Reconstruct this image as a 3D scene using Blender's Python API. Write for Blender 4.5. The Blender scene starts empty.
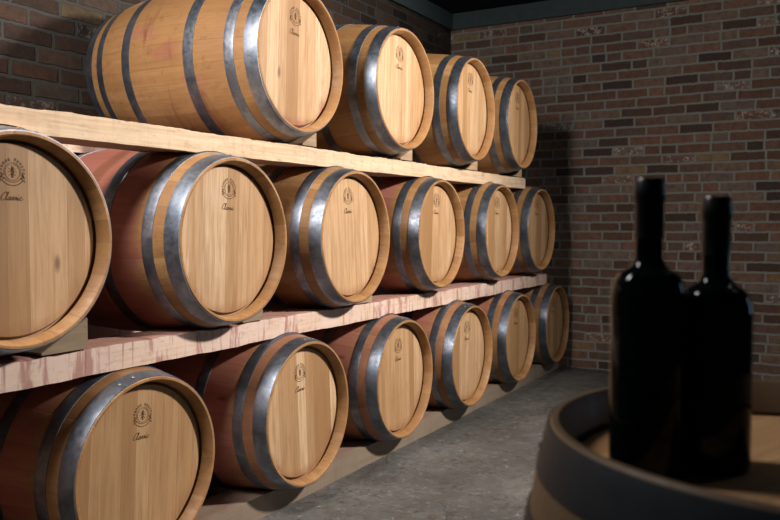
import bpy, bmesh, math, random
from mathutils import Vector, Matrix
random.seed(7)
PI = math.pi
S = bpy.context.scene
COL = S.collection

# ------------------------------------------------------------------ helpers
def tag(o, label=None, cat=None, group=None, kind=None):
    if label: o['label'] = label
    if cat: o['category'] = cat
    if group: o['group'] = group
    if kind: o['kind'] = kind
    return o

def empty(name, loc, rz=0.0):
    o = bpy.data.objects.new(name, None)
    o.empty_display_size = .1
    o.location = loc
    o.rotation_euler = (0, 0, rz)
    COL.objects.link(o)
    return o

def mesh_obj(name, bm, mat, parent=None, smooth=False, sharp=35):
    bmesh.ops.recalc_face_normals(bm, faces=bm.faces)
    me = bpy.data.meshes.new(name)
    if smooth:
        lim = math.radians(sharp)
        for f in bm.faces: f.smooth = True
        for e in bm.edges:
            if len(e.link_faces) == 2 and e.calc_face_angle(0) > lim: e.smooth = False
    bm.to_mesh(me); bm.free()
    me.materials.append(mat)
    o = bpy.data.objects.new(name, me)
    COL.objects.link(o)
    if parent is not None: o.parent = parent
    return o

def inst(name, me, parent=None):
    o = bpy.data.objects.new(name, me)
    COL.objects.link(o)
    if parent is not None: o.parent = parent
    return o

def lathe_x(bm, prof, seg=96, closed=False):
    """revolve (x, r) points about the X axis"""
    rings = []
    for x, r in prof:
        if r < 1e-6:
            rings.append([bm.verts.new((x, 0, 0))])
        else:
            rings.append([bm.verts.new((x, r*math.sin(2*PI*k/seg), r*math.cos(2*PI*k/seg))) for k in range(seg)])
    n = len(rings)
    for i in range(n if closed else n-1):
        a, b = rings[i], rings[(i+1) % n]
        for k in range(seg):
            k2 = (k+1) % seg
            if len(a) == 1 and len(b) == 1: continue
            if len(a) == 1: bm.faces.new((a[0], b[k], b[k2]))
            elif len(b) == 1: bm.faces.new((a[k], a[k2], b[0]))
            else: bm.faces.new((a[k], a[k2], b[k2], b[k]))

def lathe_z(bm, prof, seg=64):
    rings = []
    for r, z in prof:
        if r < 1e-6: rings.append([bm.verts.new((0, 0, z))])
        else: rings.append([bm.verts.new((r*math.cos(2*PI*k/seg), r*math.sin(2*PI*k/seg), z)) for k in range(seg)])
    for a, b in zip(rings, rings[1:]):
        for k in range(seg):
            k2 = (k+1) % seg
            if len(a) == 1: bm.faces.new((a[0], b[k], b[k2]))
            elif len(b) == 1: bm.faces.new((a[k], a[k2], b[0]))
            else: bm.faces.new((a[k], a[k2], b[k2], b[k]))

# ------------------------------------------------------------------ material builder
class NT:
    def __init__(self, name):
        self.m = bpy.data.materials.new(name)
        self.m.use_nodes = True
        self.t = self.m.node_tree
        self.b = self.t.nodes['Principled BSDF']
    def n(self, typ, **kw):
        nd = self.t.nodes.new(typ)
        for k, v in kw.items(): setattr(nd, k, v)
        return nd
    def link(self, a, b): self.t.links.new(a, b)
    def put(self, sock, v):
        if v is None: return
        if isinstance(v, (int, float)): sock.default_value = v
        elif isinstance(v, (tuple, list)):
            if len(v) == 3 and sock.type == 'RGBA': v = (*v, 1)
            sock.default_value = v
        else: self.link(v, sock)
    def math(self, op, a, b=None, c=None, clamp=False):
        nd = self.n('ShaderNodeMath', operation=op, use_clamp=clamp)
        for i, v in enumerate((a, b, c)): self.put(nd.inputs[i], v)
        return nd.outputs[0]
    def mix(self, f, a, b, mode='MIX'):
        nd = self.n('ShaderNodeMix', data_type='RGBA', blend_type=mode)
        self.put(nd.inputs[0], f); self.put(nd.inputs[6], a); self.put(nd.inputs[7], b)
        return nd.outputs[2]
    def sep(self, v):
        nd = self.n('ShaderNodeSeparateXYZ'); self.link(v, nd.inputs[0]); return nd.outputs
    def comb(self, x=0., y=0., z=0.):
        nd = self.n('ShaderNodeCombineXYZ')
        for i, v in enumerate((x, y, z)): self.put(nd.inputs[i], v)
        return nd.outputs[0]
    def noise(self, vec, scale, detail=4, rough=.55, dist=0.):
        nd = self.n('ShaderNodeTexNoise')
        self.link(vec, nd.inputs['Vector'])
        nd.inputs['Scale'].default_value = scale; nd.inputs['Detail'].default_value = detail
        nd.inputs['Roughness'].default_value = rough; nd.inputs['Distortion'].default_value = dist
        return nd.outputs[0]
    def white(self, vec):
        nd = self.n('ShaderNodeTexWhiteNoise', noise_dimensions='3D'); self.link(vec, nd.inputs['Vector'])
        return nd.outputs[0]
    def ramp(self, f, stops, interp='LINEAR'):
        nd = self.n('ShaderNodeValToRGB'); self.put(nd.inputs[0], f)
        cr = nd.color_ramp; cr.interpolation = interp
        while len(cr.elements) < len(stops): cr.elements.new(.5)
        for e, (p, c) in zip(cr.elements, stops):
            e.position = p
            e.color = (c, c, c, 1) if isinstance(c, (int, float)) else (*c, 1)
        return nd.outputs[0]
    def mrange(self, v, a, b, c=0., d=1., smooth=False):
        nd = self.n('ShaderNodeMapRange', clamp=True)
        if smooth: nd.interpolation_type = 'SMOOTHSTEP'
        for i, q in enumerate((v, a, b, c, d)): self.put(nd.inputs[i], q)
        return nd.outputs[0]
    def obj(self): return self.n('ShaderNodeTexCoord').outputs['Object']
    def info(self): return self.n('ShaderNodeObjectInfo')
    def bump(self, h, strength=.3, dist=.002):
        nd = self.n('ShaderNodeBump'); self.link(h, nd.inputs['Height'])
        nd.inputs['Strength'].default_value = strength; nd.inputs['Distance'].default_value = dist
        self.link(nd.outputs[0], self.b.inputs['Normal'])
    def out(self, color=None, rough=None, metal=None, spec=None):
        self.put(self.b.inputs['Base Color'], color); self.put(self.b.inputs['Roughness'], rough)
        self.put(self.b.inputs['Metallic'], metal); self.put(self.b.inputs['Specular IOR Level'], spec)
        return self.m

# oak staves: object colour  r = wine stain, g = overall stain of the ends, b = tint seed
def mat_staves(name='oak staves', worn=0.):
    N = NT(name)
    P = N.obj(); x, y, z = N.sep(P)
    inf = N.info(); cr = N.n('ShaderNodeSeparateColor'); N.link(inf.outputs['Color'], cr.inputs[0])
    stain, ends, seed = cr.outputs[0], cr.outputs[1], cr.outputs[2]
    th = N.math('ARCTAN2', y, z)
    s = N.math('MULTIPLY', th, 27/(2*PI))
    s = N.math('ADD', s, N.math('MULTIPLY', N.math('SINE', N.math('MULTIPLY', th, 5.0)), .33))
    idx = N.math('FLOOR', s)
    fr = N.math('FRACT', s)
    rnd = N.white(N.comb(idx, N.math('MULTIPLY', seed, 91.7), 3.1))
    rnd2 = N.white(N.comb(idx, N.math('MULTIPLY', seed, 47.3), 8.4))
    offs = N.math('MULTIPLY', rnd, 9.0)
    gv = N.comb(N.math('ADD', N.math('MULTIPLY', x, 2.2), offs), N.math('MULTIPLY', y, 38.), N.math('MULTIPLY', z, 38.))
    g1 = N.noise(gv, 1.0, 6, .62, .4)
    gv2 = N.comb(N.math('ADD', N.math('MULTIPLY', x, 5.), offs), N.math('MULTIPLY', y, 130.), N.math('MULTIPLY', z, 130.))
    g2 = N.noise(gv2, 1.0, 3, .6)
    big = N.noise(P, 5.0, 3, .5)
    base = N.ramp(rnd, [(0, (.31, .158, .06)), (.4, (.37, .196, .077)), (.75, (.41, .224, .092)), (1, (.46, .268, .122))])
    base = N.mix(N.mrange(g1, .35, .72, 0, .55), base, (.22, .105, .04))
    base = N.mix(N.mrange(g2, .5, .8, 0, .35), base, (.17, .08, .035))
    base = N.mix(N.mrange(big, .4, .75, 0, .5), base, (.25, .115, .042))
    spk = N.noise(P, 26., 5, .7, .6)
    base = N.mix(N.mrange(spk, .56, .7, 0, .5), base, (.17, .075, .032))
    # wine stain on the belly between the quarter hoops
    ax = N.math('ABSOLUTE', x)
    wob = N.math('MULTIPLY', N.math('SUBTRACT', big, .5), .16)
    belly = N.mrange(N.math('ADD', ax, wob), .27, .33, 1, 0, True)
    blot = N.noise(N.comb(N.math('MULTIPLY', x, 3.), N.math('MULTIPLY', y, 5.), N.math('MULTIPLY', z, 5.)), 1.3, 4, .6)
    thr = N.math('SUBTRACT', 1.02, stain)
    m = N.mrange(blot, N.math('SUBTRACT', thr, .12), N.math('ADD', thr, .1), 0, 1, True)
    msk = N.math('MAXIMUM', N.math('MULTIPLY', belly, m), N.math('MULTIPLY', N.math('MULTIPLY', ends, .9), N.mrange(ax, .42, .41)))
    red = N.mix(rnd2, (.31, .105, .08), (.39, .155, .12))
    red = N.mix(N.mrange(g1, .4, .75, 0, .55), red, (.24, .075, .055))
    base = N.mix(N.math('MULTIPLY', msk, .88), base, red)
    # drips running down round the belly on a few barrels
    dr = N.noise(N.comb(N.math('MULTIPLY', x, 15.), N.math('MULTIPLY', th, .8), N.math('MULTIPLY', seed, 60.)), 1.0, 4, .6, .4)
    drip = N.math('MULTIPLY', N.mrange(dr, .56, .68, 0, .75), N.mrange(ax, .2, .26, 1, 0))
    drip = N.math('MULTIPLY', drip, N.mrange(stain, .05, .35, 0, 1))
    base = N.mix(drip, base, (.17, .062, .035))
    # knots
    vor = N.n('ShaderNodeTexVoronoi', feature='F1'); N.link(N.comb(N.math('MULTIPLY', x, 3.), N.math('MULTIPLY', y, 8.), N.math('MULTIPLY', z, 8.)), vor.inputs['Vector'])
    vor.inputs['Scale'].default_value = 1.0
    kn = N.mrange(vor.outputs['Distance'], .03, .1, .7, 0)
    kn = N.math('MULTIPLY', kn, N.math('GREATER_THAN', N.sep(vor.outputs['Color'])[0], .72))
    base = N.mix(kn, base, (.09, .035, .02))
    # stave joints
    edge = N.math('ABSOLUTE', N.math('SUBTRACT', fr, .5))
    joint = N.mrange(edge, .486, .5, 0, 1)
    base = N.mix(N.math('MULTIPLY', joint, .45), base, (.08, .036, .018))
    if worn: base = N.mix(worn, base, N.mix(g1, (.05, .036, .024), (.11, .082, .055)))  # mixes the staves towards a dark grey-brown
    h = N.math('SUBTRACT', N.math('MULTIPLY', g1, .5), N.math('MULTIPLY', joint, 1.2))
    N.bump(h, .4, .0015)
    return N.out(base, N.mrange(g1, .3, .8, .42, .62), 0, .35)

def mat_head():
    N = NT('oak barrel head')
    P = N.obj(); x, y, z = N.sep(P)
    inf = N.info(); cr = N.n('ShaderNodeSeparateColor'); N.link(inf.outputs['Color'], cr.inputs[0])
    stain, warm, seed = cr.outputs[0], cr.outputs[1], cr.outputs[2]
    s = N.math('ADD', N.math('MULTIPLY', y, 12.5), N.math('MULTIPLY', N.math('SINE', N.math('ADD', N.math('MULTIPLY', y, 23.), N.math('MULTIPLY', seed, 40.))), .3))
    s = N.math('ADD', s, seed)
    idx = N.math('FLOOR', s); fr = N.math('FRACT', s)
    rnd = N.white(N.comb(idx, N.math('MULTIPLY', seed, 77.7), 1.7))
    rnd2 = N.white(N.comb(idx, N.math('MULTIPLY', seed, 31.1), 5.3))
    off = N.math('MULTIPLY', rnd2, 17.)
    g1 = N.noise(N.comb(off, N.math('MULTIPLY', y, 42.), N.math('ADD', N.math('MULTIPLY', z, 2.3), off)), 1.0, 6, .62, .7)
    g2 = N.noise(N.comb(off, N.math('MULTIPLY', y, 190.), N.math('MULTIPLY', z, 7.)), 1.0, 3, .6)
    # cathedral figure on some planks
    wv = N.n('ShaderNodeTexWave', wave_type='RINGS', rings_direction='SPHERICAL')
    N.link(N.comb(off, N.math('MULTIPLY', N.math('SUBTRACT', fr, .5), .6), N.math('MULTIPLY', z, .55)), wv.inputs['Vector'])
    wv.inputs['Scale'].default_value = 7; wv.inputs['Distortion'].default_value = 5; wv.inputs['Detail'].default_value = 2
    fig = N.math('MULTIPLY', wv.outputs['Fac'], N.math('GREATER_THAN', rnd2, .62))
    pale = N.ramp(rnd, [(0, (.37, .205, .095)), (.35, (.5, .31, .168)), (.7, (.575, .375, .222)), (1, (.68, .485, .32))])
    warmc = N.ramp(rnd, [(0, (.22, .115, .048)), (.35, (.345, .195, .09)), (.7, (.44, .262, .13)), (1, (.55, .36, .2))])
    base = N.mix(warm, pale, warmc)
    base = N.mix(N.mrange(g1, .42, .72, 0, .75), base, (.28, .145, .06))
    base = N.mix(N.mrange(g2, .5, .75, 0, .45), base, (.22, .11, .048))
    base = N.mix(N.math('MULTIPLY', fig, .3), base, (.27, .15, .06))
    # damp marks towards the rim
    r = N.math('SQRT', N.math('ADD', N.math('MULTIPLY', y, y), N.math('MULTIPLY', z, z)))
    rr = N.math('ADD', r, N.math('MULTIPLY', N.math('SUBTRACT', N.noise(P, 9., 4, .6), .5), .11))
    low = N.mrange(z, -.02, -.18, 0, 1)
    damp = N.math('MULTIPLY', N.mrange(rr, .225, .262, 0, .5), N.math('ADD', N.math('MULTIPLY', low, .8), .25))
    base = N.mix(damp, base, (.24, .115, .05))
    wine = N.math('MULTIPLY', N.math('MULTIPLY', N.mrange(rr, .235, .265, 0, .85), low), stain)
    base = N.mix(wine, base, (.25, .075, .06))
    blot = N.mrange(N.noise(N.comb(seed, N.math('MULTIPLY', y, 2.), z), 7., 4, .55), .6, .72, 0, .3)
    base = N.mix(blot, base, (.3, .17, .08))
    # small scars
    vor = N.n('ShaderNodeTexVoronoi', feature='F1')
    N.link(N.comb(N.math('MULTIPLY', seed, 50.), N.math('MULTIPLY', y, 9.), N.math('MULTIPLY', z, 4.)), vor.inputs['Vector']); vor.inputs['Scale'].default_value = 1
    sc = N.mrange(vor.outputs['Distance'], .05, .13, .75, 0)
    sc = N.math('MULTIPLY', sc, N.math('GREATER_THAN', N.sep(vor.outputs['Color'])[0], .86))
    base = N.mix(sc, base, (.12, .055, .03))
    edge = N.math('ABSOLUTE', N.math('SUBTRACT', fr, .5))
    joint = N.mrange(edge, .485, .5, 0, 1)
    base = N.mix(N.math('MULTIPLY', joint, .5), base, (.14, .075, .035))
    N.bump(N.math('SUBTRACT', N.math('MULTIPLY', g1, .4), joint), .25, .001)
    return N.out(base, .52, 0, .3)

def mat_hoop():
    N = NT('galvanised steel hoop')
    P = N.obj(); inf = N.info()
    mv = N.n('ShaderNodeVectorMath', operation='ADD'); N.link(P, mv.inputs[0])
    N.link(N.comb(N.math('MULTIPLY', inf.outputs['Random'], 31.)), mv.inputs[1])
    a = N.noise(mv.outputs[0], 11., 5, .65, .5)
    b = N.noise(mv.outputs[0], 55., 4, .7)
    c = N.ramp(a, [(.3, (.12, .155, .205)), (.52, (.22, .25, .305)), (.72, (.38, .39, .45))])
    c = N.mix(N.mrange(b, .55, .75, 0, .5), c, (.14, .15, .18))
    rust = N.mrange(N.noise(mv.outputs[0], 23., 5, .7), .62, .74, 0, .5)
    c = N.mix(rust, c, (.16, .12, .1))
    N.bump(b, .15, .001)
    return N.out(c, N.mrange(b, .3, .7, .34, .55), .94, .5)

def mat_rivet():
    N = NT('rivet steel'); return N.out((.3, .3, .32), .45, .9)

def mat_ink():
    N = NT('burnt brand ink'); P = N.obj()
    f = N.noise(P, 160., 3, .6)
    c = N.mix(N.mrange(f, .35, .65), (.06, .03, .018), (.16, .085, .04))
    return N.out(c, .8, 0, .1)

# beams: object colour r = wine stain, g = grey / wear, b = seed
def mat_beam():
    N = NT('sawn pine beam')
    P = N.obj(); x, y, z = N.sep(P)
    inf = N.info(); cr = N.n('ShaderNodeSeparateColor'); N.link(inf.outputs['Color'], cr.inputs[0])
    stain, grey, seed = cr.outputs[0], cr.outputs[1], cr.outputs[2]
    sd = N.math('MULTIPLY', seed, 40.)
    g1 = N.noise(N.comb(N.math('MULTIPLY', x, 30.), N.math('ADD', N.math('MULTIPLY', y, 1.6), sd), N.math('MULTIPLY', z, 42.)), 1.0, 6, .6, .8)
    g2 = N.noise(N.comb(N.math('MULTIPLY', x, 90.), N.math('ADD', N.math('MULTIPLY', y, 6.), sd), N.math('MULTIPLY', z, 130.)), 1.0, 3, .6)
    base = N.ramp(g1, [(.3, (.68, .53, .37)), (.5, (.6, .45, .29)), (.72, (.43, .285, .16))])
    base = N.mix(N.mrange(g2, .5, .8, 0, .3), base, (.35, .22, .12))
    big = N.noise(N.comb(x, N.math('ADD', N.math('MULTIPLY', y, 1.), sd), z), 6., 4, .6)
    base = N.mix(N.math('MULTIPLY', N.mrange(big, .5, .7, 0, .45), 1.0), base, (.37, .24, .14))
    # wash of spilt wine and its vertical drips
    pink = N.mix(big, (.6, .4, .35), (.74, .6, .55))
    base = N.mix(N.math('MULTIPLY', stain, N.mrange(big, .3, .55, .45, .9)), base, pink)
    dr = N.noise(N.comb(N.math('MULTIPLY', x, 2.), N.math('ADD', N.math('MULTIPLY', y, 17.), sd), N.math('MULTIPLY', z, 3.5)), 1.0, 4, .65, .3)
    dr2 = N.noise(N.comb(N.math('MULTIPLY', x, 1.), N.math('ADD', N.math('MULTIPLY', y, 48.), sd), N.math('MULTIPLY', z, 4.)), 1.0, 3, .6)
    base = N.mix(N.math('MULTIPLY', stain, N.mrange(dr, .53, .62, 0, .8)), base, (.3, .11, .1))
    base = N.mix(N.math('MULTIPLY', stain, N.mrange(dr2, .57, .68, 0, .7)), base, (.19, .065, .06))
    base = N.mix(N.math('MULTIPLY', grey, .75), base, N.mix(g1, (.065, .052, .046), (.135, .112, .097)))
    # top face red with old wine
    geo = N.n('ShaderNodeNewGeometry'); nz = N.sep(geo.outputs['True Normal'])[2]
    base = N.mix(N.math('MULTIPLY', N.math('MULTIPLY', N.mrange(nz, .6, .9), stain), .75), base, (.36, .14, .11))
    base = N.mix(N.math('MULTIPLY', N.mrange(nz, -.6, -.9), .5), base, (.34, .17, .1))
    vor = N.n('ShaderNodeTexVoronoi', feature='F1')
    N.link(N.comb(N.math('MULTIPLY', x, 9.), N.math('ADD', N.math('MULTIPLY', y, 4.2), sd), N.math('MULTIPLY', z, 9.)), vor.inputs['Vector']); vor.inputs['Scale'].default_value = 1
    kn = N.math('MULTIPLY', N.mrange(vor.outputs['Distance'], .06, .2, .75, 0), N.math('GREATER_THAN', N.sep(vor.outputs['Color'])[0], .5))
    spk = N.noise(N.comb(N.math('MULTIPLY', x, 40.), N.math('ADD', N.math('MULTIPLY', y, 14.), sd), N.math('MULTIPLY', z, 40.)), 1., 5, .75)
    base = N.mix(N.mrange(spk, .56, .68, 0, .5), base, (.27, .165, .1))
    base = N.mix(kn, base, (.24, .12, .06))
    N.bump(N.math('ADD', g1, N.math('MULTIPLY', g2, .5)), .35, .002)
    return N.out(base, .7, 0, .25)

def mat_wedge():
    N = NT('offcut wedge wood'); P = N.obj(); x, y, z = N.sep(P)
    inf = N.info()
    g = N.noise(N.comb(N.math('MULTIPLY', x, 40.), N.math('MULTIPLY', y, 6.), N.math('MULTIPLY', z, 70.)), 1., 5, .6, .6)
    c = N.mix(N.mrange(g, .3, .75), (.46, .32, .2), (.26, .16, .09))
    c = N.mix(N.math('MULTIPLY', N.sep(inf.outputs['Color'])[0], .8), c, (.15, .125, .095))
    N.bump(g, .3, .002)
    return N.out(c, .75, 0, .2)

def mat_brick(name, ax, seed, shade=1.):
    """irregular bond of old bricks; ax = the horizontal axis of the wall (0 = x, 1 = y)"""
    N = NT(name); P = N.obj(); comp = N.sep(P)
    u, z = comp[ax], comp[2]
    wob = N.noise(P, 6., 2, .5); wob2 = N.noise(P, 30., 2, .5)
    zz = N.math('ADD', z, N.math('MULTIPLY', N.math('SUBTRACT', wob, .5), .012))
    zz = N.math('ADD', zz, N.math('MULTIPLY', N.math('SUBTRACT', wob2, .5), .011))
    uu = N.math('ADD', u, N.math('MULTIPLY', N.math('SUBTRACT', wob2, .5), .010))
    H, W = .0735, .24
    rowf = N.math('DIVIDE', zz, H); row = N.math('FLOOR', rowf); fz = N.math('FRACT', rowf)
    ro = N.white(N.comb(row, seed, 2.))
    shift = N.math('ADD', N.math('MULTIPLY', N.math('MODULO', row, 2.), .5), N.math('MULTIPLY', ro, .28))
    cf = N.math('ADD', N.math('DIVIDE', uu, W), shift); ci = N.math('FLOOR', cf); fu = N.math('FRACT', cf)
    rb = N.white(N.comb(ci, row, seed))
    half = N.math('GREATER_THAN', rb, .88)                      # some bricks laid as headers
    f2 = N.math('FRACT', N.math('MULTIPLY', fu, 2.)); sub = N.math('FLOOR', N.math('MULTIPLY', fu, 2.))
    fuu = N.math('ADD', N.math('MULTIPLY', half, f2), N.math('MULTIPLY', N.math('SUBTRACT', 1., half), fu))
    wid = N.math('SUBTRACT', W, N.math('MULTIPLY', half, W/2))
    ident = N.comb(N.math('ADD', ci, N.math('MULTIPLY', N.math('MULTIPLY', half, sub), .37)), row, seed + 5.)
    r1 = N.white(ident)
    r2 = N.white(N.comb(N.math('MULTIPLY', ci, 1.3), row, seed + 9.))
    du = N.math('MULTIPLY', N.math('SUBTRACT', .5, N.math('ABSOLUTE', N.math('SUBTRACT', fuu, .5))), wid)
    dz = N.math('MULTIPLY', N.math('SUBTRACT', .5, N.math('ABSOLUTE', N.math('SUBTRACT', fz, .5))), H)
    d = N.math('MINIMUM', du, dz)
    chip = N.math('MULTIPLY', N.noise(P, 45., 4, .65), .009)
    brick = N.mrange(N.math('SUBTRACT', d, chip), .0018, .005, 0, 1)
    col = N.ramp(r1, [(0, (.05, .036, .03)), (.14, (.10, .06, .044)), (.3, (.165, .088, .06)), (.45, (.125, .09, .07)),
                      (.6, (.2, .105, .072)), (.75, (.2, .15, .115)), (.88, (.16, .128, .105)), (.95, (.225, .12, .085)), (1, (.25, .18, .095))])
    n1 = N.noise(P, 22., 6, .7, .3); n2 = N.noise(P, 95., 4, .7)
    col = N.mix(N.mrange(n1, .42, .7, 0, .65), col, (.06, .042, .034))
    col = N.mix(N.mrange(n2, .52, .75, 0, .45), col, (.26, .2, .165))
    lime = N.math('MULTIPLY', N.mrange(N.noise(P, 34., 6, .75), .5, .6), N.math('GREATER_THAN', r2, .93))
    col = N.mix(N.math('MULTIPLY', lime, .8), col, (.5, .44, .4))
    mort = N.mix(n2, (.2*shade, .2*shade, .18*shade), (.36*shade, .355*shade, .325*shade))
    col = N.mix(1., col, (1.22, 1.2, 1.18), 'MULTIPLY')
    if shade < 1: col = N.mix(1., col, (shade*1.5,)*3, 'MULTIPLY')  # dimness of the side wall multiplied into its colour, as in the mortar
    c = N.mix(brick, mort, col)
    hgt = N.math('ADD', N.math('MULTIPLY', brick, N.math('ADD', .75, N.math('MULTIPLY', r2, .5))), N.math('MULTIPLY', n1, .5))
    N.bump(hgt, .8, .008)
    return N.out(c, .85, 0, .2)

def mat_floor():
    N = NT('worn concrete'); P = N.obj()
    a = N.noise(P, 1.3, 5, .6, .3); b = N.noise(P, 8., 6, .7, .3); c = N.noise(P, 60., 5, .75)
    col = N.ramp(a, [(.34, (.062, .062, .06)), (.5, (.108, .107, .102)), (.66, (.17, .167, .158))])
    col = N.mix(N.mrange(b, .48, .66, 0, .6), col, (.085, .066, .052))
    col = N.mix(N.mrange(b, .45, .3, 0, .45), col, (.21, .206, .195))
    col = N.mix(N.mrange(c, .5, .7, 0, .55), col, (.07, .062, .054))
    col = N.mix(N.mrange(N.noise(P, 17., 5, .7, .5), .58, .66, 0, .75), col, (.045, .033, .026))
    f1 = N.noise(P, 28., 6, .8, .8); f2 = N.noise(P, 3.2, 4, .6)
    col = N.mix(N.math('MULTIPLY', N.mrange(f1, .52, .6, 0, .85), N.mrange(f2, .42, .58, .15, 1)), col, (.062, .04, .028))
    col = N.mix(N.mrange(f1, .42, .34, 0, .6), col, (.3, .29, .275))
    # hairline cracks
    w = N.n('ShaderNodeVectorMath', operation='ADD'); N.link(P, w.inputs[0])
    cn = N.n('ShaderNodeTexNoise'); N.link(P, cn.inputs['Vector']); cn.inputs['Scale'].default_value = 2.5; cn.inputs['Detail'].default_value = 4
    N.link(cn.outputs['Color'], w.inputs[1])
    v = N.n('ShaderNodeTexVoronoi', feature='DISTANCE_TO_EDGE'); N.link(w.outputs[0], v.inputs['Vector']); v.inputs['Scale'].default_value = .55
    cr = N.mrange(v.outputs['Distance'], .001, .004, .6, 0)
    col = N.mix(N.math('MULTIPLY', cr, .8), col, (.03, .026, .022))
    N.bump(N.math('SUBTRACT', N.math('ADD', N.math('MULTIPLY', b, .6), N.math('MULTIPLY', c, .3)), N.math('MULTIPLY', cr, .8)), .5, .006)
    return N.out(col, N.mrange(b, .35, .7, .55, .85), 0, .35)

def mat_plain(name, c, rough, metal=0., spec=.5, n=.0):
    N = NT(name); P = N.obj()
    f = N.noise(P, 25., 4, .6)
    return N.out(N.mix(N.mrange(f, .35, .65, 0, n), c, tuple(q*.5 for q in c)), rough, metal, spec)

DARKSTAVE = mat_staves('dark oak staves', .88)  # darker, greyer copy of the oak staves for the upright barrel
SHADEDHOOP = mat_plain('shaded steel hoop', (.045, .055, .068), .5, .8, .4, .4)  # same steel as the other hoops, with the low light put into its colour
STAVE, HEAD, HOOP, RIVET, INK = mat_staves(), mat_head(), mat_hoop(), mat_rivet(), mat_ink()
BEAM, WEDGE = mat_beam(), mat_wedge()
BRICK_B, BRICK_L = mat_brick('old brick, end wall', 0, 3.), mat_brick('sooty brick, side wall', 1, 11., .15)  # side wall: same kind of brick with its shade put into the colour
FLOOR = mat_floor()
CEIL = mat_plain('dark painted ceiling', (.02, .03, .032), .9, 0, .1, .4)
PLATE = mat_plain('dark teal wall plate', (.05, .075, .078), .7, 0, .3, .4)
GLASS = mat_plain('black wine glass', (.0012, .0026, .0028), .06, 0, .14)
CAPSULE = mat_plain('black foil capsule', (.004, .006, .007), .3, 0, .4)

# ------------------------------------------------------------------ room
YW, XL, ZC = 6.40, -1.10, 2.86
def box(bm, x0, x1, y0, y1, z0, z1):
    v = [bm.verts.new((x, y, z)) for x in (x0, x1) for y in (y0, y1) for z in (z0, z1)]
    for q in ((0, 1, 3, 2), (4, 6, 7, 5), (0, 4, 5, 1), (2, 3, 7, 6), (0, 2, 6, 4), (1, 5, 7, 3)):
        bm.faces.new([v[i] for i in q])

def structure(name, dims, mat):
    bm = bmesh.new(); box(bm, *dims)
    return tag(mesh_obj(name, bm, mat), kind='structure')

XR, YF = 5.6, -3.4
structure('floor', (XL-.2, XR, YF, YW+.2, -.2, 0), FLOOR)
structure('wall_back', (XL-.2, XR, YW, YW+.2, 0, ZC+.1), BRICK_B)
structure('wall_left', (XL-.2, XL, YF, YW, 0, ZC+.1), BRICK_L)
structure('ceiling', (XL-.2, XR, YF, YW+.2, ZC+.1, ZC+.25), CEIL)
structure('trim_1', (XL, XR, YW-.03, YW, ZC-.035, ZC+.1), PLATE)
structure('trim_2', (XL, XL+.03, YF, YW-.03, ZC-.035, ZC+.1), PLATE)

# ------------------------------------------------------------------ barrels
L, RC, RB = .94, .2905, .351
HL = L/2
def Rx(x):                                  # outer stave radius, x measured from the barrel's middle
    return RC + (RB-RC)*(1-(x/HL)**2)
HOOPS = [(HL-.057, HL-.0035), (.330, .371), (.146, .193)]
HT = .0024

def mesh_body():
    bm = bmesh.new()
    prof = [(-HL+.04, 0), (-HL+.04, RC-.026), (-HL+.002, RC-.022), (-HL, RC-.019), (-HL, RC-.004), (-HL+.003, RC-.001)]
    n = 40
    for i in range(n+1):
        x = -HL+.006 + (L-.012)*i/n
        prof.append((x, Rx(x)))
    prof += [(HL-.002, RC-.0004), (HL, RC-.002), (HL, RC-.009), (HL-.003, RC-.012), (HL-.042, RC-.0215), (HL-.044, RC-.014),
             (HL-.056, RC-.014), (HL-.058, RC-.022), (HL-.075, RC-.022), (HL-.075, 0)]
    lathe_x(bm, prof, 112)
    return bm

def mesh_hoop(a, b):
    bm = bmesh.new()
    o = [(a + (b-a)*i/6, Rx(a + (b-a)*i/6)+HT) for i in range(7)]
    o[0] = (a, o[0][1]-.0006); o[-1] = (b, o[-1][1]-.0006)
    i_ = [(x, Rx(x)-.002) for x in (b, (a+b)/2, a)]
    lathe_x(bm, o + i_, 112, closed=True)
    return bm

def mesh_rivet():
    bm = bmesh.new()
    lathe_z(bm, [(.0065, -.001), (.0065, .0008), (.0048, .0024), (.002, .0032), (0, .0034)], 14)
    return bm

HEADX = HL-.045                              # face of the head, set back inside the chime
def mesh_head():
    bm = bmesh.new()
    r = RC-.0245
    lathe_x(bm, [(HEADX-.02, 0), (HEADX-.02, r), (HEADX-.009, r), (HEADX, r-.007), (HEADX, .2), (HEADX, .1), (HEADX, 0)], 96)
    return bm

def strip(bm, pts, w, X, taper=False):
    """flat inked stroke through (u, v) points, u to the right and v up, on the head's face"""
    n = len(pts)
    vs = []
    for i, (u, v) in enumerate(pts):
        a = pts[max(i-1, 0)]; b = pts[min(i+1, n-1)]
        t = Vector((b[0]-a[0], b[1]-a[1])); t = t.normalized() if t.length > 1e-9 else Vector((1, 0))
        ww = w*(.45+.55*abs(t.y)) if taper else w
        nx, ny = -t.y*ww/2, t.x*ww/2
        vs.append((bm.verts.new((X, u+nx, v+ny)), bm.verts.new((X, u-nx, v-ny))))
    for (a, b), (c, d) in zip(vs, vs[1:]): bm.faces.new((a, b, d, c))

def smooth_pts(p, k=6):
    out = []
    for i in range(len(p)-1):
        p0, p1, p2, p3 = p[max(i-1, 0)], p[i], p[i+1], p[min(i+2, len(p)-1)]
        for j in range(k):
            t = j/k
            out.append(tuple(.5*(2*p1[c] + (p2[c]-p0[c])*t + (2*p0[c]-5*p1[c]+4*p2[c]-p3[c])*t*t + (3*p1[c]-p0[c]-3*p2[c]+p3[c])*t**3) for c in (0, 1)))
    out.append(p[-1]); return out

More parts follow.
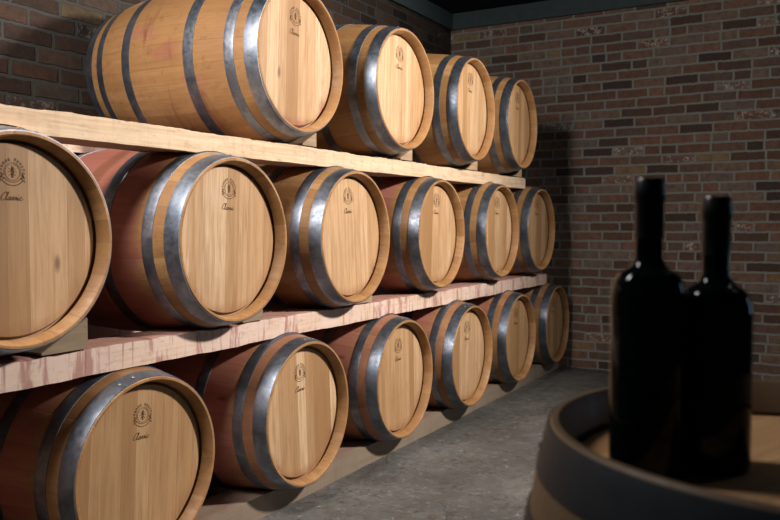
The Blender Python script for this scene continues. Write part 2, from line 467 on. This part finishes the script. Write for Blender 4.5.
def mesh_stamp():
    """round crest with an insect, lettering round it, a ribbon under it and a handwritten word"""
    bm = bmesh.new(); X = .0004
    def arc(cx, cy, r, a0, a1, w, n=40, ry=None):
        ry = ry or r
        strip(bm, [(cx + r*math.cos(a0+(a1-a0)*i/n), cy + ry*math.sin(a0+(a1-a0)*i/n)) for i in range(n+1)], w, X)
    def blob(cx, cy, rx, ry, n=16):
        bm.faces.new([bm.verts.new((X, cx+rx*math.cos(2*PI*i/n), cy+ry*math.sin(2*PI*i/n))) for i in range(n)])
    # fine inner rings
    arc(0, 0, .0185, 0, 2*PI, .0011)
    arc(0, 0, .0215, math.radians(-25), math.radians(205), .0008)
    # worn lettering round the upper arc: short strokes, too small to read
    random.seed(5)
    for i in range(15):
        a = math.radians(202 - i*15.8)
        if i == 7: continue
        ca, sa = math.cos(a), math.sin(a)
        for q in (-.0016, .0016):
            strip(bm, [(.0252*ca - q*sa, .0252*sa + q*ca), (.0318*ca - q*sa, .0318*sa + q*ca)], .0013, X)
        rr = random.choice((.0256, .0285, .0314))
        strip(bm, [(rr*ca + .0018*sa, rr*sa - .0018*ca), (rr*ca - .0018*sa, rr*sa + .0018*ca)], .0012, X)
    # insect in the middle
    blob(0, .0085, .0033, .0032); blob(0, .0022, .0046, .004); blob(0, -.0042, .0042, .0036); blob(0, -.0098, .0028, .0032)
    for sgn in (-1, 1):
        strip(bm, [(sgn*.003, .004), (sgn*.0095, .0085)], .0011, X); strip(bm, [(sgn*.003, .001), (sgn*.0115, .0005)], .0011, X)
        strip(bm, [(sgn*.003, -.004), (sgn*.009, -.0085)], .0011, X); strip(bm, [(sgn*.001, .011), (sgn*.0035, .0145)], .0009, X)
    # ribbon below
    arc(0, .004, .034, math.radians(-140), math.radians(-40), .0019, 30, .034)
    arc(0, .004, .0265, math.radians(-140), math.radians(-40), .0016, 30, .0265)
    for sgn in (-1, 1):
        a = math.radians(-90 + sgn*50)
        pa = (.0265*math.cos(a), .004+.0265*math.sin(a)); pb = (.034*math.cos(a), .004+.034*math.sin(a))
        strip(bm, [pa, pb], .002, X)
        strip(bm, [pa, (pa[0]+sgn*.011, pa[1]+.001), (pa[0]+sgn*.008, pa[1]-.004), (pa[0]+sgn*.012, pa[1]-.009), (pb[0]+sgn*.001, pb[1]-.0005)], .0019, X)
        strip(bm, [(sgn*.0285, -.0115), (sgn*.0245, -.0035)], .004, X)
    # handwritten word  "Classic"
    k, oy, ox = .0074, -.063, -.031
    def pen(p):
        strip(bm, [(ox + (u + .32*v)*k, oy + v*k) for u, v in smooth_pts(p)], .0022, X, True)
    pen([(1.5, 2.0), (1.3, 2.45), (.7, 2.3), (.15, 1.4), (.05, .5), (.5, 0.), (1.1, .25), (1.55, .7), (2.0, 1.9), (1.95, 2.5), (1.7, 2.3), (1.65, .6), (1.9, .02), (2.3, .35)])
    pen([(3.2, .95), (2.8, 1.1), (2.4, .6), (2.55, .05), (2.95, .3), (3.25, 1.0), (3.15, .3), (3.35, .02), (3.7, .45)])
    pen([(3.7, .45), (4.0, 1.15), (4.15, .7), (4.2, .2), (3.9, .02), (4.4, .25), (4.75, .7)])
    pen([(4.75, .7), (4.95, 1.15), (5.1, .7), (5.1, .2), (4.8, .02), (5.3, .25), (5.7, .9)])
    pen([(5.7, .9), (5.65, .3), (5.85, .02), (6.2, .4), (6.5, .85)])
    pen([(7.0, .9), (6.75, 1.1), (6.4, .7), (6.5, .1), (6.9, .05), (7.6, .6)])
    blob(ox + (5.75+.5)*k, oy + 1.6*k, .0011, .0011)
    bmesh.ops.scale(bm, vec=(1, 1.2, 1.2), verts=bm.verts)
    for f in bm.faces:
        if f.normal.x < 0: f.normal_flip()
    return bm

def me_of(bm, mat, name, smooth=True):
    o = mesh_obj(name, bm, mat, None, smooth); me = o.data
    bpy.data.objects.remove(o); return me
ME_BODY = me_of(mesh_body(), STAVE, 'staves')
ME_HEAD = me_of(mesh_head(), HEAD, 'head')
ME_RIVET = me_of(mesh_rivet(), RIVET, 'rivet')
ME_STAMP = me_of(mesh_stamp(), INK, 'brand_stamp', False)
ME_HOOPS = [me_of(mesh_hoop(a, b), HOOP, 'hoop') for a, b in HOOPS] + [me_of(mesh_hoop(-b, -a), HOOP, 'hoop') for a, b in HOOPS]

def barrel_parts(root, color, headcol, roll, stamp_turn, local, stamp=(0, .14), full_rivets=True):
    body = inst('staves', ME_BODY, root); body.color = color
    body.matrix_local = local @ Matrix.Rotation(roll, 4, 'X')
    for i, me in enumerate(ME_HOOPS):
        h = inst('hoop', me, root)
        hr = random.uniform(0, 2*PI)
        if i == 0: hr = math.radians(random.uniform(-16, 14))
        if i == 1: hr = math.radians(random.uniform(48, 75))
        h.matrix_local = local @ Matrix.Rotation(hr, 4, 'X')
        if i < 1 and full_rivets:
            a, b = HOOPS[i]; xm = (a+b)/2
            for q in (-.028, .028):
                r = inst('rivet', ME_RIVET, h)
                rad = Rx(xm)+HT; ang = q/rad
                tilt = math.atan2(-(Rx(b)-Rx(a)), b-a)
                r.matrix_local = Matrix.Rotation(-ang, 4, 'X') @ Matrix.Translation((xm, 0, rad-.0003)) @ Matrix.Rotation(tilt, 4, 'Y')
    hd = inst('head', ME_HEAD, root); hd.color = headcol
    hd.matrix_local = local @ Matrix.Rotation(stamp_turn, 4, 'X')
    if stamp:
        s = inst('brand_stamp', ME_STAMP, hd)
        s.matrix_local = Matrix.Translation((HEADX+.0003, stamp[0], stamp[1]))
    return root

ROWZ = {'T': 1.820, 'M': 1.1107, 'B': .3942}
G = {'T': 'oak barrels in the top row', 'M': 'oak barrels in the middle row', 'B': 'oak barrels in the bottom row'}
# key, y, dx, dz, yaw, stave colour params, head colour params, label
BARRELS = [
 ('T1', 2.694, -.028, .002, -.008, (.36, 0, .13), (.75, .25, .52), 'oak barrel nearest on the top timber, whole side with six hoops and wine streaks showing'),
 ('T2', 3.522, .003, 0, -.015, (.0, 0, .37), (.1, .05, .27), 'second oak barrel along the top timber, clean pale head'),
 ('T3', 4.354, .020, .003, .020, (.05, 0, .71), (.1, .4, .66), 'third oak barrel along the top timber, on an orange wedge'),
 ('T4', 5.160, .010, .005, .015, (.1, 0, .22), (.1, .7, .91), 'last oak barrel on the top timber, nearest the end wall'),
 ('M1', 1.404, -.022, .006, 0, (.5, 0, .55), (.1, .85, .18), 'oak barrel cut off by the left edge of the photo, middle row'),
 ('M2', 2.237, .007, -.007, .002, (1.0, 0, .83), (.1, .22, .43), 'pink wine-stained oak barrel, second along the middle row, large pale head'),
 ('M3', 3.056, .005, -.008, .004, (.25, 0, .29), (.1, .1, .74), 'third oak barrel along the middle row, brown staves and pale head with small crest'),
 ('M4', 3.963, -.010, -.003, .006, (1.0, 0, .64), (.1, .45, .36), 'fourth oak barrel along the middle row, pinkish belly behind its hoops'),
 ('M5', 4.851, -.008, .005, .002, (.3, 0, .41), (.1, .65, .58), 'fifth oak barrel along the middle row, next to the last'),
 ('M6', 5.627, -.010, .010, -.008, (.2, 0, .95), (.1, .75, .81), 'last oak barrel on the middle timber, nearest the end wall'),
 ('B0', 1.0, 0, 0, 0, (.5, .1, .38), (.1, .6, .57), 'unseen oak barrel beyond the lower left corner, added to shade the nearest barrel of the bottom row'),  # out of view; continues the row, added mainly to shade the next barrel
 ('B1', 1.831, -.011, -.006, -.012, (.6, .12, .48), (.1, 1.0, .33), 'nearest oak barrel of the bottom row, cut by the lower edge of the photo'),
 ('B2', 2.669, .015, .001, .008, (.9, .55, .17), (.2, .45, .61), 'second oak barrel of the bottom row, reddish staves and small scar low on head'),
 ('B3', 3.510, .008, 0, .001, (.9, .6, .76), (.1, .55, .86), 'third oak barrel of the bottom row, red-brown staves under the middle timber'),
 ('B4', 4.320, .018, 0, -.002, (.8, .35, .25), (.1, .5, .47), 'fourth oak barrel of the bottom row, pinkish band between its front hoops'),
 ('B5', 5.170, .005, 0, .004, (.6, .25, .59), (.1, .75, .12), 'fifth oak barrel of the bottom row, next to the last'),
 ('B6', 6.010, -.006, 0, .006, (.5, .2, .07), (.1, .8, .69), 'last oak barrel of the bottom row, in the corner by the end wall'),
]
STAMP_TURN = {'T1': -.05, 'T2': -.04, 'M1': 0., 'M2': -.05, 'B1': -.06, 'B2': .05}
PLACED = {}
for key, y, dx, dz, yaw, c1, c2, label in BARRELS:
    zc = ROWZ[key[0]] + dz
    cx = dx - HL*math.cos(yaw); cy = y - HL*math.sin(yaw)
    root = empty('wine_barrel', (cx, cy, zc-RB), yaw)
    tag(root, label, 'barrel', G[key[0]])
    barrel_parts(root, (*c1, 1), (*c2, 1), random.uniform(0, 6.28), STAMP_TURN.get(key, random.uniform(-.07, .07)), Matrix.Translation((0, 0, RB)), (-.004, {'T': .178, 'M': .183, 'B': .165}[key[0]]))
    PLACED[key] = (cx, cy, zc, yaw)

# the upright barrel in the foreground
up = empty('upright_wine_barrel', (1.863, .980, 0))
tag(up, 'upright oak barrel used as a table in the right foreground, under the two bottles', 'barrel')
for_up = barrel_parts(up, (.2, 0, .31, 1), (.1, .95, .39, 1), 1.0, 1.15, Matrix.Translation((0, 0, HL-.003)) @ Matrix.Rotation(-PI/2, 4, 'Y'), None, True)
for c in up.children:
    if c.name.startswith('staves'):
        c.material_slots[0].link = 'OBJECT'; c.material_slots[0].material = DARKSTAVE
    elif c.name.startswith('hoop'):
        c.material_slots[0].link = 'OBJECT'; c.material_slots[0].material = SHADEDHOOP

# ------------------------------------------------------------------ beams, notched where the barrels bear on them
def under(row, x, y):
    best = 9.
    for k, (cx, cy, zc, yw) in PLACED.items():
        if k[0] != row: continue
        r = Rx(min(max(x-cx, -HL), HL)) + HT + .002
        d = abs(y-cy-(x-cx)*math.tan(yw))/1.0
        if d < r: best = min(best, zc - math.sqrt(r*r-d*d))
    return best
def over(row, x, y):
    best = -9.
    for k, (cx, cy, zc, yw) in PLACED.items():
        if k[0] != row: continue
        r = Rx(min(max(x-cx, -HL), HL)) + HT + .002
        d = abs(y-cy-(x-cx)*math.tan(yw))/1.0
        if d < r: best = max(best, zc + math.sqrt(r*r-d*d))
    return best

def beam(name, x0, x1, y0, y1, z0, z1, upper, lower, color, label, seed, bow=.5):
    rnd = random.Random(seed)
    ph = [rnd.uniform(0, 6.28) for _ in range(6)]
    nx, ny = 7, int((y1-y0)/.018)
    xs = [x0 + (x1-x0)*i/nx for i in range(nx+1)]
    bm = bmesh.new(); top, bot = [], []
    for j in range(ny+1):
        y = y0 + (y1-y0)*j/ny
        w = bow*(.004*math.sin(y*7+ph[0]) + .003*math.sin(y*17+ph[1]) + .0018*math.sin(y*41+ph[2])) + .0008*rnd.uniform(-1, 1)
        w = min(w, .0012)
        wf = .0022*math.sin(y*5+ph[3]) + .0012*math.sin(y*23+ph[4])
        rt, rb = [], []
        for i, x in enumerate(xs):
            ch = .004 if i in (0, nx) else 0
            xx = x + (wf if i == nx else 0)
            zt = z1 + w - ch*rnd.uniform(.5, 1.1)
            zb = z0 + .5*w if z0 > .02 else z0
            if upper: zt = min(zt, under(upper, x, y))
            if lower: zb = max(zb, over(lower, x, y))
            rt.append(bm.verts.new((xx, y, zt))); rb.append(bm.verts.new((xx, y, min(zb, zt-.012))))
        top.append(rt); bot.append(rb)
    for j in range(ny):
        for i in range(nx):
            bm.faces.new((top[j][i], top[j][i+1], top[j+1][i+1], top[j+1][i]))
            bm.faces.new((bot[j][i], bot[j+1][i], bot[j+1][i+1], bot[j][i+1]))
        bm.faces.new((top[j][nx], bot[j][nx], bot[j+1][nx], top[j+1][nx]))
        bm.faces.new((top[j][0], top[j+1][0], bot[j+1][0], bot[j][0]))
    for j in (0, ny):
        for i in range(nx): bm.faces.new((top[j][i], bot[j][i], bot[j][i+1], top[j][i+1]))
    o = mesh_obj(name, bm, BEAM, None, False)
    o.color = color
    return tag(o, label, 'timber', 'long timbers of the rack')

XF0, XF1, XB0, XB1 = -.265, -.10, -.845, -.69
YS = .72
beam('rack_timber', XF0, XF1, YS, 5.515, 1.412, 1.488, 'T', 'M', (.14, .0, .2, 1), 'pale knotty front timber carrying the top row of barrels', 1)
beam('rack_timber', XB0, XB1, YS, 5.515, 1.436, 1.484, 'T', 'M', (.55, .15, .6, 1), 'reddish rear timber under the top row, glimpsed between the two nearest middle barrels', 2)
beam('rack_timber', XF0, XF1, YS, 6.0, .703, .786, 'M', 'B', (.85, .0, .4, 1), 'pinkish front timber with wine drips carrying the middle row', 3, 1.0)
beam('rack_timber', XB0, XB1, YS, 6.0, .710, .786, 'M', 'B', (.8, .3, .8, 1), 'dark rear timber under the middle row, behind the pinkish one', 4)
beam('rack_timber', XF0, XF1, YS, 6.33, 0, .093, 'B', None, (.2, .95, .3, 1), 'greyish front timber on the floor under the bottom row', 5)
beam('rack_timber', XB0, XB1, YS, 6.33, 0, .093, 'B', None, (.5, .6, .7, 1), 'rear timber on the floor behind the greyish one', 6)

# ------------------------------------------------------------------ wedges
def wedge(key, y1off, h1, length, col, label, ztop):
    cx, cy, zc, yw = PLACED[key]
    row = key[0]
    xa, xb = -.215, -.092
    n = 14
    bm = bmesh.new(); rows = []
    zbase = ztop + .0035
    WX = [xa + (xb-.003-xa)*q/6 for q in range(7)] + [xb]; m = len(WX)-1
    while min(under(row, x, cy+y1off-length) for x in (xa, xb)) < zbase+.006: length -= .004
    for j in range(n+1):
        off = y1off - length*(1-j/n)
        y = cy + off
        line = []
        for x in WX:
            zl = zbase + .006 + (h1-.006)*(j/n)
            zt = min(zl, under(row, x, y)-.0012) - (.002 if x == xb else 0)
            line.append((bm.verts.new((x, y, zbase-.001)), bm.verts.new((x, y, max(zt, zbase+.0015)))))
        rows.append(line)
    for j in range(n):
        for i in range(m):
            a, b, c, d = rows[j][i], rows[j][i+1], rows[j+1][i], rows[j+1][i+1]
            bm.faces.new((a[1], b[1], d[1], c[1])); bm.faces.new((a[0], c[0], d[0], b[0]))
        bm.faces.new((rows[j][0][0], rows[j][0][1], rows[j+1][0][1], rows[j+1][0][0]))
        bm.faces.new((rows[j][m][0], rows[j+1][m][0], rows[j+1][m][1], rows[j][m][1]))
    for j in (0, n):
        for i in range(m): bm.faces.new((rows[j][i][0], rows[j][i][1], rows[j][i+1][1], rows[j][i+1][0]))
    o = mesh_obj('wooden_wedge', bm, WEDGE)
    o.color = (col, 0, 0, 1)
    return tag(o, label, 'wedge', 'wedges steadying the barrels')
TT, MT = 1.488, .786
wedge('T1', .175, .060, .20, .35, 'wooden wedge under the nearest barrel of the top row', TT)
wedge('T2', .226, .062, .20, .25, 'greyish wooden wedge under the second barrel of the top row', TT)
wedge('T3', .275, .062, .20, .0, 'orange wooden wedge under the third barrel of the top row', TT)
wedge('T4', .255, .055, .18, .3, 'wooden wedge under the last barrel of the top row', TT)
wedge('M1', .255, .092, .24, .75, 'tall dark wooden wedge under the barrel at the left edge, middle row', MT)
wedge('M2', .262, .052, .20, .7, 'dark wooden wedge under the pink-stained barrel of the middle row', MT)
wedge('M3', .285, .045, .19, .15, 'wooden wedge under the third barrel of the middle row', MT)

# ------------------------------------------------------------------ bottles
HZ = (HL-.003) + HEADX                       # height of the upright barrel's head
def bottle(x, y, h, label):
    root = empty('wine_bottle', (x, y, HZ+.0008))
    tag(root, label, 'bottle', 'wine bottles on the upright barrel')
    r, rn = .0388, .0143
    sh = h-.128                              # where the shoulder starts
    prof = [(0, .012), (.020, .008), (.031, .001), (.0345, 0), (.0375, .0012), (r, .006), (r, .05), (r, sh*.6), (r, sh-.006)]
    for i in range(15):
        a = i/14*PI/2
        if i < 11: prof.append((r - .0165*(1-math.cos(a))*1.0, sh + .031*math.sin(a)))
    r1, z1 = prof[-1]
    for i in range(1, 8):
        t = i/7
        prof.append((r1 + (rn-r1)*(1-(1-t)**2.1), z1 + (h-.080-z1)*t**1.25))
    zn = prof[-1][1]
    prof += [(rn, zn+.012), (rn, h-.004), (rn-.002, h-.002), (0, h-.002)]
    bm = bmesh.new(); lathe_z(bm, prof, 72)
    mesh_obj('glass_body', bm, GLASS, root, True, 50)
    c0 = zn+.016
    rc = rn+.0009
    bm = bmesh.new()
    lathe_z(bm, [(rn-.0005, c0), (rc, c0+.0004), (rc, h-.026), (rc+.0014, h-.024), (rc+.0016, h-.012), (rc+.0006, h-.009), (rc+.0004, h-.0025), (rc-.0012, h), (.004, h+.0004), (0, h+.0004)], 56)
    mesh_obj('foil_capsule', bm, CAPSULE, root, True, 40)
bottle(1.6955, .8842, .3145, 'taller dark wine bottle, left one of the two on the upright barrel')
bottle(1.7555, .9381, .296, 'shorter dark wine bottle, right one of the two on the upright barrel')

# ------------------------------------------------------------------ lights
def area(name, loc, target, sx, sy, power, color):
    d = bpy.data.lights.new(name, 'AREA'); d.shape = 'RECTANGLE'; d.size = sx; d.size_y = sy
    d.energy = power; d.color = color
    o = bpy.data.objects.new(name, d); COL.objects.link(o)
    o.location = loc
    o.rotation_euler = (Vector(target)-Vector(loc)).to_track_quat('-Z', 'Y').to_euler()
    return o
area('ceiling_lamp', (.15, .72, 2.74), (.1, 3.6, .9), .4, .9, 88, (1, .94, .89))
area('doorway_light', (4.6, 4.4, 1.5), (0, 3.8, 1.0), .5, 1.4, 7, (.45, .75, 1))
def spot(name, loc, target, power, size, radius, color, blend=1.):
    d = bpy.data.lights.new(name, 'SPOT'); d.energy = power; d.spot_size = math.radians(size); d.spot_blend = blend
    d.shadow_soft_size = radius; d.color = color
    o = bpy.data.objects.new(name, d); COL.objects.link(o)
    o.location = loc
    o.rotation_euler = (Vector(target)-Vector(loc)).to_track_quat('-Z', 'Y').to_euler()
    return o
spot('rack_spotlight', (2.8, 3.7, 2.74), (0, 3.25, 1.6), 880, 102, .13, (1, .93, .85))

d = bpy.data.lights.new('pendant_bulb', 'POINT'); d.energy = 4; d.shadow_soft_size = .05; d.color = (1, .95, .92)
o = bpy.data.objects.new('pendant_bulb', d); COL.objects.link(o); o.location = (2.6, 2.15, 2.7)

w = bpy.data.worlds.new('World'); S.world = w; w.use_nodes = True
w.node_tree.nodes['Background'].inputs[0].default_value = (.55, .85, 1, 1)
w.node_tree.nodes['Background'].inputs[1].default_value = .008

# ------------------------------------------------------------------ camera
cd = bpy.data.cameras.new('camera'); cam = bpy.data.objects.new('camera', cd); COL.objects.link(cam)
yaw, pit, rol = .509921853, -.0438712206, -.000804
F = Vector((-math.sin(yaw)*math.cos(pit), math.cos(yaw)*math.cos(pit), math.sin(pit)))
r0 = Vector((math.cos(yaw), math.sin(yaw), 0)); u0 = r0.cross(F)
r = r0*math.cos(rol) + u0*math.sin(rol); u = -r0*math.sin(rol) + u0*math.cos(rol)
M = Matrix((r, u, -F)).transposed().to_4x4(); M.translation = Vector((1.87444, 0, 1.253527-.095))
cam.matrix_world = M
cd.sensor_width = 36; cd.lens = 36*1.03478576; cd.clip_start = .05
cd.dof.use_dof = True; cd.dof.focus_distance = 2.9; cd.dof.aperture_fstop = 5.0
S.camera = cam

S.view_settings.view_transform = 'Standard'
S.view_settings.look = 'None'
S.view_settings.gamma = 1
S.view_settings.use_curve_mapping = False
S.view_settings.exposure = 0
